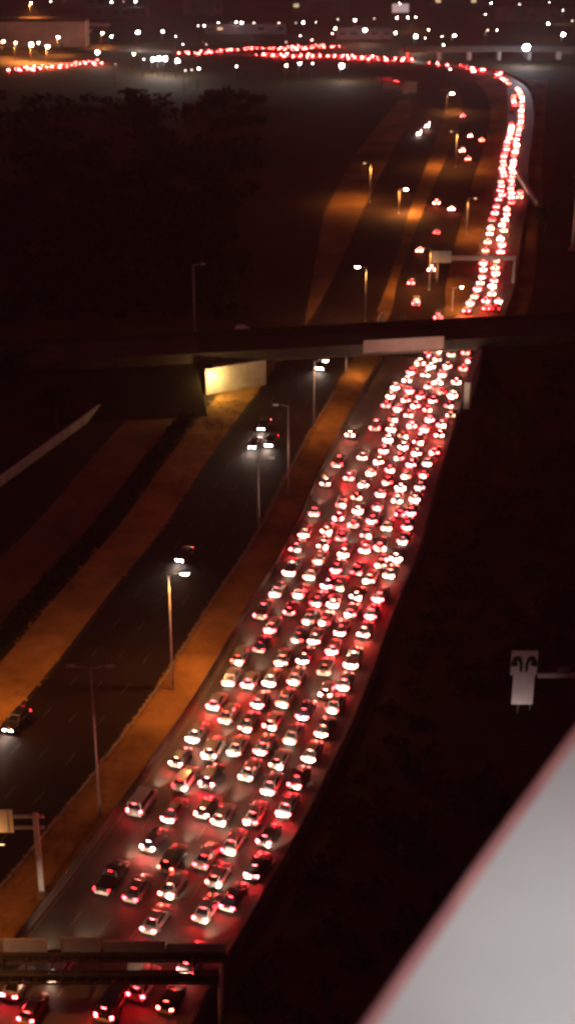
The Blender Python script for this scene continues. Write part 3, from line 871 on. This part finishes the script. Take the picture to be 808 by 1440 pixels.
jam[0] = [e for e in jam[0] if not truck_at[0] - 6.2 < e[0] < truck_at[0] + 8.5]
for k in jam:
    lst = [e for e in jam[k]]
    before = [e for e in lst if e[0] < S_GANTRY + 1]
    after = [e for e in lst if e[0] >= S_GANTRY + 1]
    for i, (s, j) in enumerate(lst):
        kd, pn, pc = choose()
        near_gap = (lst[i + 1][0] - s) if i + 1 < len(lst) else 9
        if near_gap < 6.2 and kd not in ('sedan', 'hatchback'): kd = 'hatchback' if rnd() < .4 else 'sedan'
        if kd == 'box_truck': kd = 'suv'
        pos, t = main.at(s + half_len(kd), LANES[k] + j)
        b = brake_level()
        if (s, j) in [tuple(e) for e in before]:
            idx = len(before) - before.index([s, j]); where = ORD[idx] + ' behind the near gantry'
        else:
            idx = after.index([s, j]) + 1; ridx = len(after) - idx + 1
            where = ORD[idx] + ' past the near gantry' if idx <= ridx else ORD[ridx] + ' short of the overpass'
        lab = '%s %s, %s, %s, %s' % (pn, NAMES[kd], brake_word(b), LN_S[k], where)
        py_det = pos.y < 235
        make_vehicle(kd, pos, math.atan2(t.y, t.x) + (rnd() - .5) * .05, pc, b, py_det, lab, 'cars queueing in the traffic jam')
        n_car += 1
    print('lane', k, len(lst))
# tall white box truck in the verge-side lane
pos, t = main.at(truck_at[0] + 2.6, LANES[0])
make_vehicle('van', pos, math.atan2(t.y, t.x), (.8, .78, .76), .5, True, 'tall white van in the verge-side lane, hugging the barrier above the sign gantry', 'cars queueing in the traffic jam')

UL = [-1.9, 1.6, 4.9]
UN = ['inner lane', 'middle lane', 'outer lane']
pu = [(x / 4.298 + 620, y / 4.298 + 180) for x, y in UP] + [(x / 2 + 404, y / 2) for x, y in TOP]
ju = snap(pu, upper, UL, 6.9, 18, 520)
for k in (0, 1):
    L = ju[k]; add = []
    for i in range(len(L) - 1):
        g_ = L[i + 1][0] - L[i][0]
        if 12.5 < g_ < 40:
            n_ = int(g_ / 9.5)
            add += [[L[i][0] + g_ * (m_ + 1) / (n_ + 1) + (rnd() - .5), (rnd() - .5) * .4] for m_ in range(n_ - 0) if n_ > 0 and g_ / (n_ + 1) > 6]
    ju[k] = sorted(L + add)
for k in ju:
    for i, (s, j) in enumerate(ju[k]):
        kd, pn, pc = choose()
        if kd in ('box_truck', 'pickup', 'van'): kd = 'sedan'
        pos, t = upper.at(s + half_len(kd), UL[k] + j * .6)
        b = brake_level() * 1.25
        idx = i + 1; ridx = len(ju[k]) - i
        where = ORD[idx] + ' beyond the overpass' if idx <= ridx else ORD[ridx] + ' before the far bend'
        lab = '%s %s, %s, %s of the upper jam, %s' % (pn, NAMES[kd], brake_word(b).replace(' lights', 'lights').replace('brakelights', 'brakelights'), UN[k], where)
        make_vehicle(kd, pos, math.atan2(t.y, t.x), pc, b, False, lab, 'cars queueing beyond the overpass'); n_car += 1
    print('upper', k, len(ju[k]))

# sparse cars on the slip road, heading away
SL = [(617,444,'just clearing the overpass'),(578,395,'beside the small greenish panel'),(585,424,'lowest on the slip road'),(607,377,'level with the lower orange slope'),(590,350,'above the lower orange slope'),(614,325,'halfway up the slip road'),
      (635,292,'with the reddest lights, beside a brighter car'),(614,284,'brightest of the slip road cars'),(658,222,'near the top of the slip road'),(650,211,'beside the upper orange slope'),(677,196,'closest to the far bend'),(661,190,'second closest to the far bend'),(650,162,'farthest up the slip road')]
for (px, py, w) in SL:
    p = un(px, py, .8); s, tt = branch.locate(p); kd, pn, pc = choose()
    if kd == 'box_truck': kd = 'suv'
    _, t = branch.at(s)
    make_vehicle(kd, p, math.atan2(t.y, t.x), pc, .9 if py not in (292, 284) else 3.0, False, '%s %s on the slip road, %s' % (pn, NAMES[kd], w), 'sparse cars on the slip road', beam)
p = un(522, 537, .8); s, tt = main.locate(p); _, t = main.at(s)
# oncoming vehicles with headlights facing the camera
ON = [(252, 787, 'sedan', 'oncoming car with twin white headlights just above the lit lamp post'), (367, 603, 'suv', 'rearmost of the three oncoming vehicles left of the jam'),
      (354, 628, 'sedan', 'dimmer oncoming car at the outer side of the oncoming trio'), (377, 626, 'suv', 'oncoming vehicle lighting the road brightest in the trio'),
      (449, 518, 'van', 'oncoming van coming out from under the overpass'), (11, 1027, 'suv', 'oncoming vehicle at the frame edge above the tan sign'),
      (600, 177, 'van', 'upper bright oncoming van near the far slip road'), (588, 188, 'van', 'lower bright oncoming van near the far slip road'),
      (573, 124, 'van', 'bright oncoming van beside the pale boards far away'), (557, 117, 'suv', 'bright oncoming suv beside the pale boards far away')]
for (px, py, kd, lab) in ON:
    p = un(px, py, .7)
    pa = main if py > 480 else opp2
    s, tt = pa.locate(p); _, t = pa.at(s)
    pos = p - t * (-half_len(kd)); pos.z = 0
    far = py < 200
    o = make_vehicle(kd, pos, math.atan2(-t.y, -t.x), (.045, .045, .05), .04, not far, lab, 'oncoming vehicles with headlights on', beam_on, 10.0 if not far else 16)
    if far: o.color = (.3, .3, .31, 12.0)

# amber taxi-like car below the near gantry is part of the queue; far traffic lines beyond the bend
def traffic_line(name, pix, per, label, strength):
    q = MB()
    pa = Path([tuple(un(*p)[:2]) for p in pix])
    s = 0
    while s < pa.s[-1]:
        p, t = pa.at(s, (rnd() - .5) * 15)
        n = Vector((t.y, -t.x, 0))
        c = lambda x, y, z: tuple(p + n * x + t * y + Vector((0, 0, z)))
        for (x0, x1, y0, y1, z0, z1, m) in ((-.9, .9, -2.2, 2.2, .3, .95, plaster_wall), (-.75, .75, -1.6, .8, .95, 1.5, roof_mat), (-.9, -.4, -2.3, -2.2, .55, 1.0, tail_row), (.4, .9, -2.3, -2.2, .55, 1.0, tail_row),
                                            (-.9, -.4, 2.2, 2.3, .6, .85, tail_row), (.4, .9, 2.2, 2.3, .6, .85, tail_row)):
            b = len(q.v)
            q.v += [c(x0, y0, z0), c(x1, y0, z0), c(x1, y1, z0), c(x0, y1, z0), c(x0, y0, z1), c(x1, y0, z1), c(x1, y1, z1), c(x0, y1, z1)]
            for f in ((0, 3, 2, 1), (4, 5, 6, 7), (0, 1, 5, 4), (1, 2, 6, 5), (2, 3, 7, 6), (3, 0, 4, 7)):
                q.f.append(tuple(b + i for i in f)); q.m.append(q.mi(m)); q.smooth.append(False)
        s += per * (.6 + .8 * rnd())
    o = q.build(name); o.color = (1, 1, 1, strength)
    return tag(o, label, 'traffic', None, 'stuff')
traffic_line('distant_traffic', [(690, 106), (672, 98), (640, 93), (600, 91)], 8, 'red tail lights of far traffic leaving the bend', 5)
traffic_line('distant_traffic', [(568, 86), (520, 83), (470, 81), (404, 79), (365, 77)], 2.2, 'longest red line of far traffic below the city lights', 6)
traffic_line('distant_traffic', [(470, 66), (430, 67), (404, 70), (340, 71), (262, 77)], 2.8, 'upper red line of far traffic below the city lights', 5)
traffic_line('distant_traffic', [(140, 89), (105, 92), (65, 96), (22, 101)], 2.4, 'short red line of far traffic at the left below the canopies', 6)

# ---------------------------------------------------------------- trees, hedges and dark vegetation
def leaf_cluster(q, c, r, n, m, size):
    for _ in range(n):
        while True:
            v = Vector((rnd() * 2 - 1, rnd() * 2 - 1, rnd() * 2 - 1))
            if .25 < v.length < 1: break
        p = c + Vector((v.x * r[0], v.y * r[1], v.z * r[2]))
        u = Vector((rnd() - .5, rnd() - .5, rnd() - .5)).normalized() * size * (.6 + .8 * rnd())
        w = u.cross(Vector((rnd() - .5, rnd() - .5, rnd() - .5))).normalized() * size * .6
        q.face([p - u, p + w, p + u, p - w], m)
def tree(px, py, h, rad, label):
    b = un(px, py); t = empty('tree', (b.x, b.y, -.05)); tag(t, label, 'tree', 'dark trees beside the freeway')
    q = MB(); q.tube((0, 0, 0), (.2, 0, h * .45), .28, .2, bark, 8)
    for a_ in range(5):
        an = a_ * 1.26 + rnd(); q.tube((.1, 0, h * (.3 + .04 * a_)), (math.cos(an) * rad * .6, math.sin(an) * rad * .6, h * .7), .12, .04, bark, 6)
    q.build('trunk', t)
    q = MB()
    for _ in range(11):
        an = rnd() * 6.28; rr = rad * .65 * math.sqrt(rnd())
        leaf_cluster(q, Vector((math.cos(an) * rr, math.sin(an) * rr, h * (.5 + .42 * rnd()))), (rad * .45, rad * .45, h * .16), 90, shrub, .38)
    q.build('crown', t)
for (px, py, h, r_, lab) in ((775, 905, 9, 4.5, 'dark rounded tree directly behind the grey arrow sign'), (805, 900, 10, 5, 'dark tree at the frame edge behind the grey sign'),
    (725, 640, 8, 4, 'dark tree on the black land right of the overpass wall'), (780, 560, 9, 5, 'dark tree close to the overpass at the frame edge'), (700, 1180, 6, 3, 'dark small tree between the jam and the grey ledge'),
    (560, 1210, 6, 3.5, 'dark small tree on the black slope nearest the foreground jam'), (765, 330, 9, 5, 'dark tree between the pale mast and the upper jam'), (80, 600, 10, 5, 'dark tree just behind the long pale wall'),
    (30, 560, 11, 6, 'taller dark tree further behind the long pale wall'), (160, 470, 10, 5, 'dark tree left of the tall unlit post'), (330, 400, 10, 5, 'dark tree beyond the overpass near the tall post')):
    tree(px, py, h, r_, lab)
# hedge line between the two lit strips
q = MB(); s = 25
while s < 215:
    p = main.at(s, -42.2)[0]; leaf_cluster(q, Vector((p.x, p.y, .9)), (1.7, 1.7, .95), 60, shrub, .4); s += 1.7
tag(q.build('hedge'), 'dark hedge line between the two dimly lit strips of verge', 'hedge')
# dry grass tufts on the verges
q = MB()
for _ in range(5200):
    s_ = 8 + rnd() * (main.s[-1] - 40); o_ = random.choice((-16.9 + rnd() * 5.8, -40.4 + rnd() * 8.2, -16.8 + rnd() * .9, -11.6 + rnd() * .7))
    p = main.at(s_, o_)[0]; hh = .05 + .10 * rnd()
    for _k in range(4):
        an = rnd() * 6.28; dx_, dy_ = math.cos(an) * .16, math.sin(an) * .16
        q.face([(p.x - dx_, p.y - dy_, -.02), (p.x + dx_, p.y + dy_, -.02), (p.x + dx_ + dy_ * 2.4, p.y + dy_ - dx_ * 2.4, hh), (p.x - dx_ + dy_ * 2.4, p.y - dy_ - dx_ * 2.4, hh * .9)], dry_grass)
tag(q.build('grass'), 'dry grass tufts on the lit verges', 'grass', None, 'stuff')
# woodland covering the black land beyond the wall, and scrub on the right
q = MB()
for _ in range(520):
    px = -60 + 560 * rnd(); py = 136 + 312 * rnd()
    if px > 380 - (py - 118) * .2 and px > 300: continue
    b = un(px, py); h = 3 + 3 * rnd()
    leaf_cluster(q, Vector((b.x, b.y, h * .5)), (4 + 3 * rnd(), 4 + 3 * rnd(), h * .5), 34, shrub, 1.5)
tag(q.build('woodland'), 'black mass of woodland filling the land left of the freeway', 'woodland', None, 'stuff')
q = MB()
for _ in range(900):
    s = rnd() * (main.s[-1] - 10); o_ = 14 + 60 * rnd() ** 1.6
    p = main.at(s, o_)[0]
    if p.y < 60 or (o_ > 20 and (p - Vector((sb.x, sb.y, 0))).length < 9): continue
    leaf_cluster(q, Vector((p.x, p.y, .5)), (1.6, 1.6, .8), 22, shrub, .5)
tag(q.build('scrub'), 'dark low scrub on the black land beside the jam', 'scrub', None, 'stuff')

# ---------------------------------------------------------------- the far city
def city_lamp(px, py, mat, size, label, h=9.0, power=0):
    b = un(px, py, h); t = empty('street_lamp', (b.x, b.y, -.05)); tag(t, label, 'street lamp', 'small lamps of the far city')
    q = MB(); q.tube((0, 0, 0), (0, 0, h), .16, .1, steel_dark, 6); q.tube((0, 0, h), (.9, 0, h + .1), .07, .06, steel_dark, 6); q.build('pole', t)
    q = MB()
    rg = lambda z, r: [(.9 + r * math.cos(i * .785), r * math.sin(i * .785), z) for i in range(8)]
    q.loft([rg(h - .45 * size, .2 * size), rg(h - .2 * size, .42 * size), rg(h + .1 * size, .42 * size), rg(h + .3 * size, .2 * size)], mat, True); q.build('lamp_head', t)
    if power: lamp_spot(t, (.9, 0, h - .6 * size), power, ORANGE if mat is lamp_warm else (1, .85, .72), 150, .4)
ROWS = [
 ('skyline row', [(42,4,1.4),(70,2,1),(155,3,1),(172,2,1),(189,2,1.2),(560,5,1),(688,4,1),(728,6,1.3),(770,3,.8)]),
 ('upper city row', [(277,36,1),(285,36,1),(305,31,.9),(330,31,1.3),(338,32,1),(355,32,1.3),(390,32,1.3),(414,32,1.2),(424,31,1.1),(442,31,1),(473,27,1),(497,28,1),(524,26,1.2),(556,25,1.3),(571,24,1),(582,24,1),(680,20,1.3),(768,33,1.2),(789,14,1.2),(802,29,1.5)]),
 ('middle city row', [(3,58,1.5),(20,60,1.5),(42,62,1.7),(52,60,1.1),(65,65,1.6),(80,52,1.2),(142,46,1.4),(155,51,1),(192,45,1.6),(227,44,1.5),(245,51,1.1),(255,62,.9),(288,62,1),(400,59,1.1),(420,50,.8),(436,56,.7),(469,40,1.4),(465,47,.8),(511,42,1.6),(554,46,1.3),(582,51,1.6),(595,53,1.2),(600,42,.7),(619,51,1.3),(621,63,1),(636,50,1.3),(683,42,1.4),(696,42,1.4),(789,48,1.6)]),
 ('row by the red traffic', [(135,73,1.6),(160,90,.8),(186,76,1.1),(200,83,.9),(213,83,1.6),(221,82,1.8),(230,82,1.7),(247,85,1.7),(258,99,1),(267,98,1),(277,96,1),(330,93,1.2),(400,92,1.2),(419,89,1.5),(437,89,1),(478,92,2.0),(630,97,1.5),(737,66,3.2)]),
]
for rn, L in ROWS:
    L = sorted(L)
    for i, (px, py, sz) in enumerate(L):
        m = random.choices([lamp_white, lamp_warm, lamp_blue, lamp_mid, lamp_dim], [22, 14, 12, 28, 24])[0]
        if sz > 3: m = lamp_blue
        if px in (3, 20, 42, 65, 80, 142): m = lamp_warm
        pw = {42: 260000, 65: 160000, 20: 180000, 80: 50000, 3: 60000, 142: 30000, 221: 1200, 582: 9000, 683: 7000, 737: 5000, 789: 6000, 478: 900}.get(px, 0)
        end = (ORD[i + 1] + ' from the left end') if i < len(L) / 2 else (ORD[len(L) - i] + ' from the right end')
        if sz >= 1.6 and m in (lamp_dim, lamp_mid): m = lamp_white
        city_lamp(px, py, m, sz * (1.25 if sz >= 1.6 else .5 + .5 * rnd()), 'small %s lamp, %s of the %s' % ({'white_lamp_lens': 'white', 'sodium_lens': 'amber', 'cool_lamp_lens': 'cool white', 'dim_lamp_lens': 'dim', 'pale_lamp_lens': 'pale'}[m.name], end, rn), 8 + 3 * rnd(), pw)

def building(px, py, w, dpt, h, m, label, windows=0, name='building', roof=roof_mat, rz=0.0):
    b = un(px, py); t = empty(name, (b.x, b.y, -.05), rz); tag(t, label, 'building')
    q = MB(); q.box(-w / 2, w / 2, 0, dpt, 0, h, m, .05); q.build('wall', t)
    q = MB(); q.box(-w / 2 - .3, w / 2 + .3, -.3, dpt + .3, h + .004, h + .4, roof, .05); rf = q.build('roof', t)
    q = MB(); q.box(-w * .2, -w * .05, dpt * .4, dpt * .6, h + .4, h + 1.6, roof); q.build('roof_vent', rf)
    for k in range(windows):
        if rnd() < .4: continue
        x = -w / 2 + w * (k + .5) / windows
        q = MB(); q.box(x - w / windows * .28, x + w / windows * .28, -.05, .02, h * .45, h * .75, win_warm if rnd() < .07 else glass); q.build('window', t)
    q = MB(); q.box(w * .3, w * .3 + 1.4, -.06, .02, 0, 2.4, trim_mat); q.build('door', t)
for a_ in ((34, 66, 78, 20, 15, plaster_hall, 'wide pale hall added as a glow behind the lit lot at the far left', 0), (170, 26, 40, 16, 7, plaster_wall, 'low dark block above the pale canopies', 6),  # hall added to catch lamplight as a vague warm glow
           (285, 22, 30, 15, 12, plaster_wall, 'square block among the upper lamps near the middle left', 5), (345, 48, 55, 16, 6, plaster_wall, 'long low shed above the red traffic line', 8),
           (450, 18, 45, 18, 9, plaster_wall, 'mid-height dark block in the middle of the skyline', 6), (512, 55, 36, 14, 6, plaster_wall, 'small shed behind the red traffic near the middle', 5),
           (640, 12, 50, 20, 10, plaster_wall, 'wide dark block above the viaduct', 7), (740, 30, 46, 18, 8, plaster_wall, 'low block above the brightest cool lamp', 6), (790, 8, 30, 15, 12, plaster_wall, 'tall dark block at the far right skyline', 4),
           (110, 12, 44, 18, 9, plaster_wall, 'wide dark block at the top near the left', 6)):
    building(*a_[:7], windows=a_[7])
# billboard
bb = un(562, 34); t = empty('billboard', (bb.x, bb.y, 0)); tag(t, 'small lit white billboard high among the far city lamps', 'billboard')
q = MB(); q.box(-6, 6, -.2, .2, 8, 14, board_mat, .05); q.build('board', t)
q = MB(); q.tube((0, .1, 0), (0, .1, 8), .4, .35, steel_dark, 8); q.build('post', t)
# pale canopies at the far left
for (px, py, w, lab) in ((120, 47, 36, 'longest slanted pale canopy roof at the far left'), (112, 57, 16, 'shorter pale canopy below the longest one')):
    b = un(px, py); t = empty('canopy', (b.x, b.y, 0), R(-14)); tag(t, lab, 'canopy')
    q = MB(); q.loft([[(-w / 2, -3, 5.2), (w / 2, -3, 5.2), (w / 2, 4, 6.2), (-w / 2, 4, 6.2)], [(-w / 2, -3, 5.6), (w / 2, -3, 5.6), (w / 2, 4, 6.6), (-w / 2, 4, 6.6)]], plaster_pale); q.build('roof', t)
    for x in (-w / 2 + 1, 0, w / 2 - 1):
        q = MB(); q.tube((x, 0, 0), (x, 0, 5.3), .2, .2, steel, 8); q.build('post', t)
patch('parking_lot', [(-30, 78), (88, 74), (96, 40), (-30, 44)], dirt, .006)
patch('parking_lot', [(190, 92), (262, 90), (258, 74), (196, 76)], asphalt_old, .006)
# pale viaduct at the right
va = un(566, 86); vb = un(840, 84); dvv = vb - va
t = empty('viaduct', (va.x, va.y, 0), math.atan2(dvv.y, dvv.x)); tag(t, 'long pale viaduct carrying a road behind the far bend', 'viaduct')
VL = dvv.length
q = MB(); q.box(0, VL, 0, 9, 5.2, 6.2, concrete_dark); q.build('deck', t)
q = MB(); q.box(0, VL, -.3, -.01, 4.8, 7.4, concrete_dark); q.build('parapet', t)
q = MB(); q.box(0, VL, 9.01, 9.3, 4.8, 7.4, concrete_dark); q.build('parapet', t)
for k in range(7):
    q = MB(); q.box(k * VL / 6.5 + 3, k * VL / 6.5 + 5, 2, 7, -.1, 5.2, concrete); q.build('pier', t)
# pale boards by the far lamps
for (px, py, w, h, lab) in ((551, 128, 9, 3, 'low pale board under the two far white headlights'), (540, 118, 8, 2.2, 'dimmer slanted pale board left of the two far headlights'), (577, 133, 6, 5, 'pale upright board right of the two far headlights')):
    b = un(px, py); t = empty('sign_board', (b.x, b.y, 0)); tag(t, lab, 'sign')
    q = MB(); q.box(-w / 2, w / 2, -.1, .1, 1.2, 1.2 + h, sign_grey, .02); q.build('board', t)
    q = MB(); q.tube((-w * .3, .2, 0), (-w * .3, .2, 2), .12, .12, steel, 6); q.tube((w * .3, .2, 0), (w * .3, .2, 2), .12, .12, steel, 6); q.build('posts', t)

# ---------------------------------------------------------------- the high-rise the photo is taken from
LZ = CAM_H - 2.2
mids = [un(*p, LZ) for p in ((522, 1433), (564, 1362), (615, 1292), (668, 1212), (730, 1130), (799, 1043))]
mids = [m.lerp(mids[0].lerp(mids[-1], (m.y - mids[0].y) / (mids[-1].y - mids[0].y)), .7) for m in mids]
d0 = (mids[0] - mids[2]).normalized(); d1 = (mids[-1] - mids[-3]).normalized()
edge = Path([tuple((mids[0] + d0 * k)[:2]) for k in (8, 4, 1.5)] + [tuple(m[:2]) for m in mids] + [tuple((mids[-1] + d1 * k)[:2]) for k in (1.5, 4, 9)], .25)
o0 = edge.p[0].copy()
hr = empty('high_rise', (o0.x, o0.y, 0)); tag(hr, 'pale grey ledge with a pinkish rim close by, the edge of a high-rise roof', 'building')
EL = [p - o0 for p in edge.line(.0, step=.12)]; EI = [p - o0 for p in edge.line(5.5, step=.12)]
n_ = min(len(EL), len(EI)); EL = EL[:n_]; EI = EI[:n_]
def slab(name, za, zb, a_, b_, m):
    q = MB(); q.loft([[(p.x, p.y, za), (r_.x, r_.y, za), (r_.x, r_.y, zb), (p.x, p.y, zb)] for p, r_ in zip(a_, b_)], m); return q.build(name, hr)
slab('ledge', LZ - .5, LZ, EL, EI, ledge_mat)
E2 = [p - o0 for p in edge.line(.08, step=.12)][:n_]
slab('wall', 0, LZ - .502, E2, EI, concrete_dark)
rings = []
for k, p in enumerate(EL):
    t_ = (EL[min(k + 1, n_ - 1)] - EL[max(k - 1, 0)]).normalized(); w_ = Vector((t_.y, -t_.x, 0))
    rings.append([tuple(p + w_ * ((.004) + .018 * math.cos(i * math.pi / 6)) + Vector((0, 0, LZ - .006 + .018 * math.sin(i * math.pi / 6)))) for i in range(12)])
q = MB(); q.loft(rings, rim_mat, True); q.build('rim', hr)
for fl in range(30):
    E3 = [p - o0 for p in edge.line(.06, step=.12)][:n_]
    E4 = [p - o0 for p in edge.line(.075, step=.12)][:n_]
    slab('window', fl * 3.2 + 1.0, fl * 3.2 + 2.5, E3, E4, glass)
# low terrace lamp that lights the ledge
wp = un(1010, 1430, LZ)
wl = empty('terrace_lamp', (wp.x, wp.y, LZ)); tag(wl, 'low terrace lamp standing on the pale ledge, just out of frame', 'lamp')
q = MB(); q.tube((0, 0, 0), (0, 0, .86), .02, .02, steel_dark, 12); q.build('post', wl)
q = MB(); q.tube((0, 0, 1.02), (0, 0, 1.08), .16, .10, steel_dark, 14); q.build('cap', wl)
dl = bpy.data.lights.new('lamp_light', 'POINT'); dl.energy = 31; dl.color = (.94, .99, 1.0); dl.shadow_soft_size = .06
ol = bpy.data.objects.new('lamp_light', dl); C.objects.link(ol); ol.parent = wl; ol.location = (0, 0, .95)

# ---------------------------------------------------------------- night haze over the city
hz = MB(); hz.box(-2600, 2600, -300, 3000, -1.2, 112, concrete)
hm_ = bpy.data.materials.new('night_haze'); hm_.use_nodes = True
nt_ = hm_.node_tree; nt_.nodes.clear()
out_ = nt_.nodes.new('ShaderNodeOutputMaterial'); pv = nt_.nodes.new('ShaderNodeVolumePrincipled')
pv.inputs['Color'].default_value = (.92, .80, .78, 1); pv.inputs['Density'].default_value = HAZE; pv.inputs['Anisotropy'].default_value = .3
nt_.links.new(pv.outputs['Volume'], out_.inputs['Volume'])
hz.mats = [hm_]
tag(hz.build('haze'), None, None, None, 'stuff')
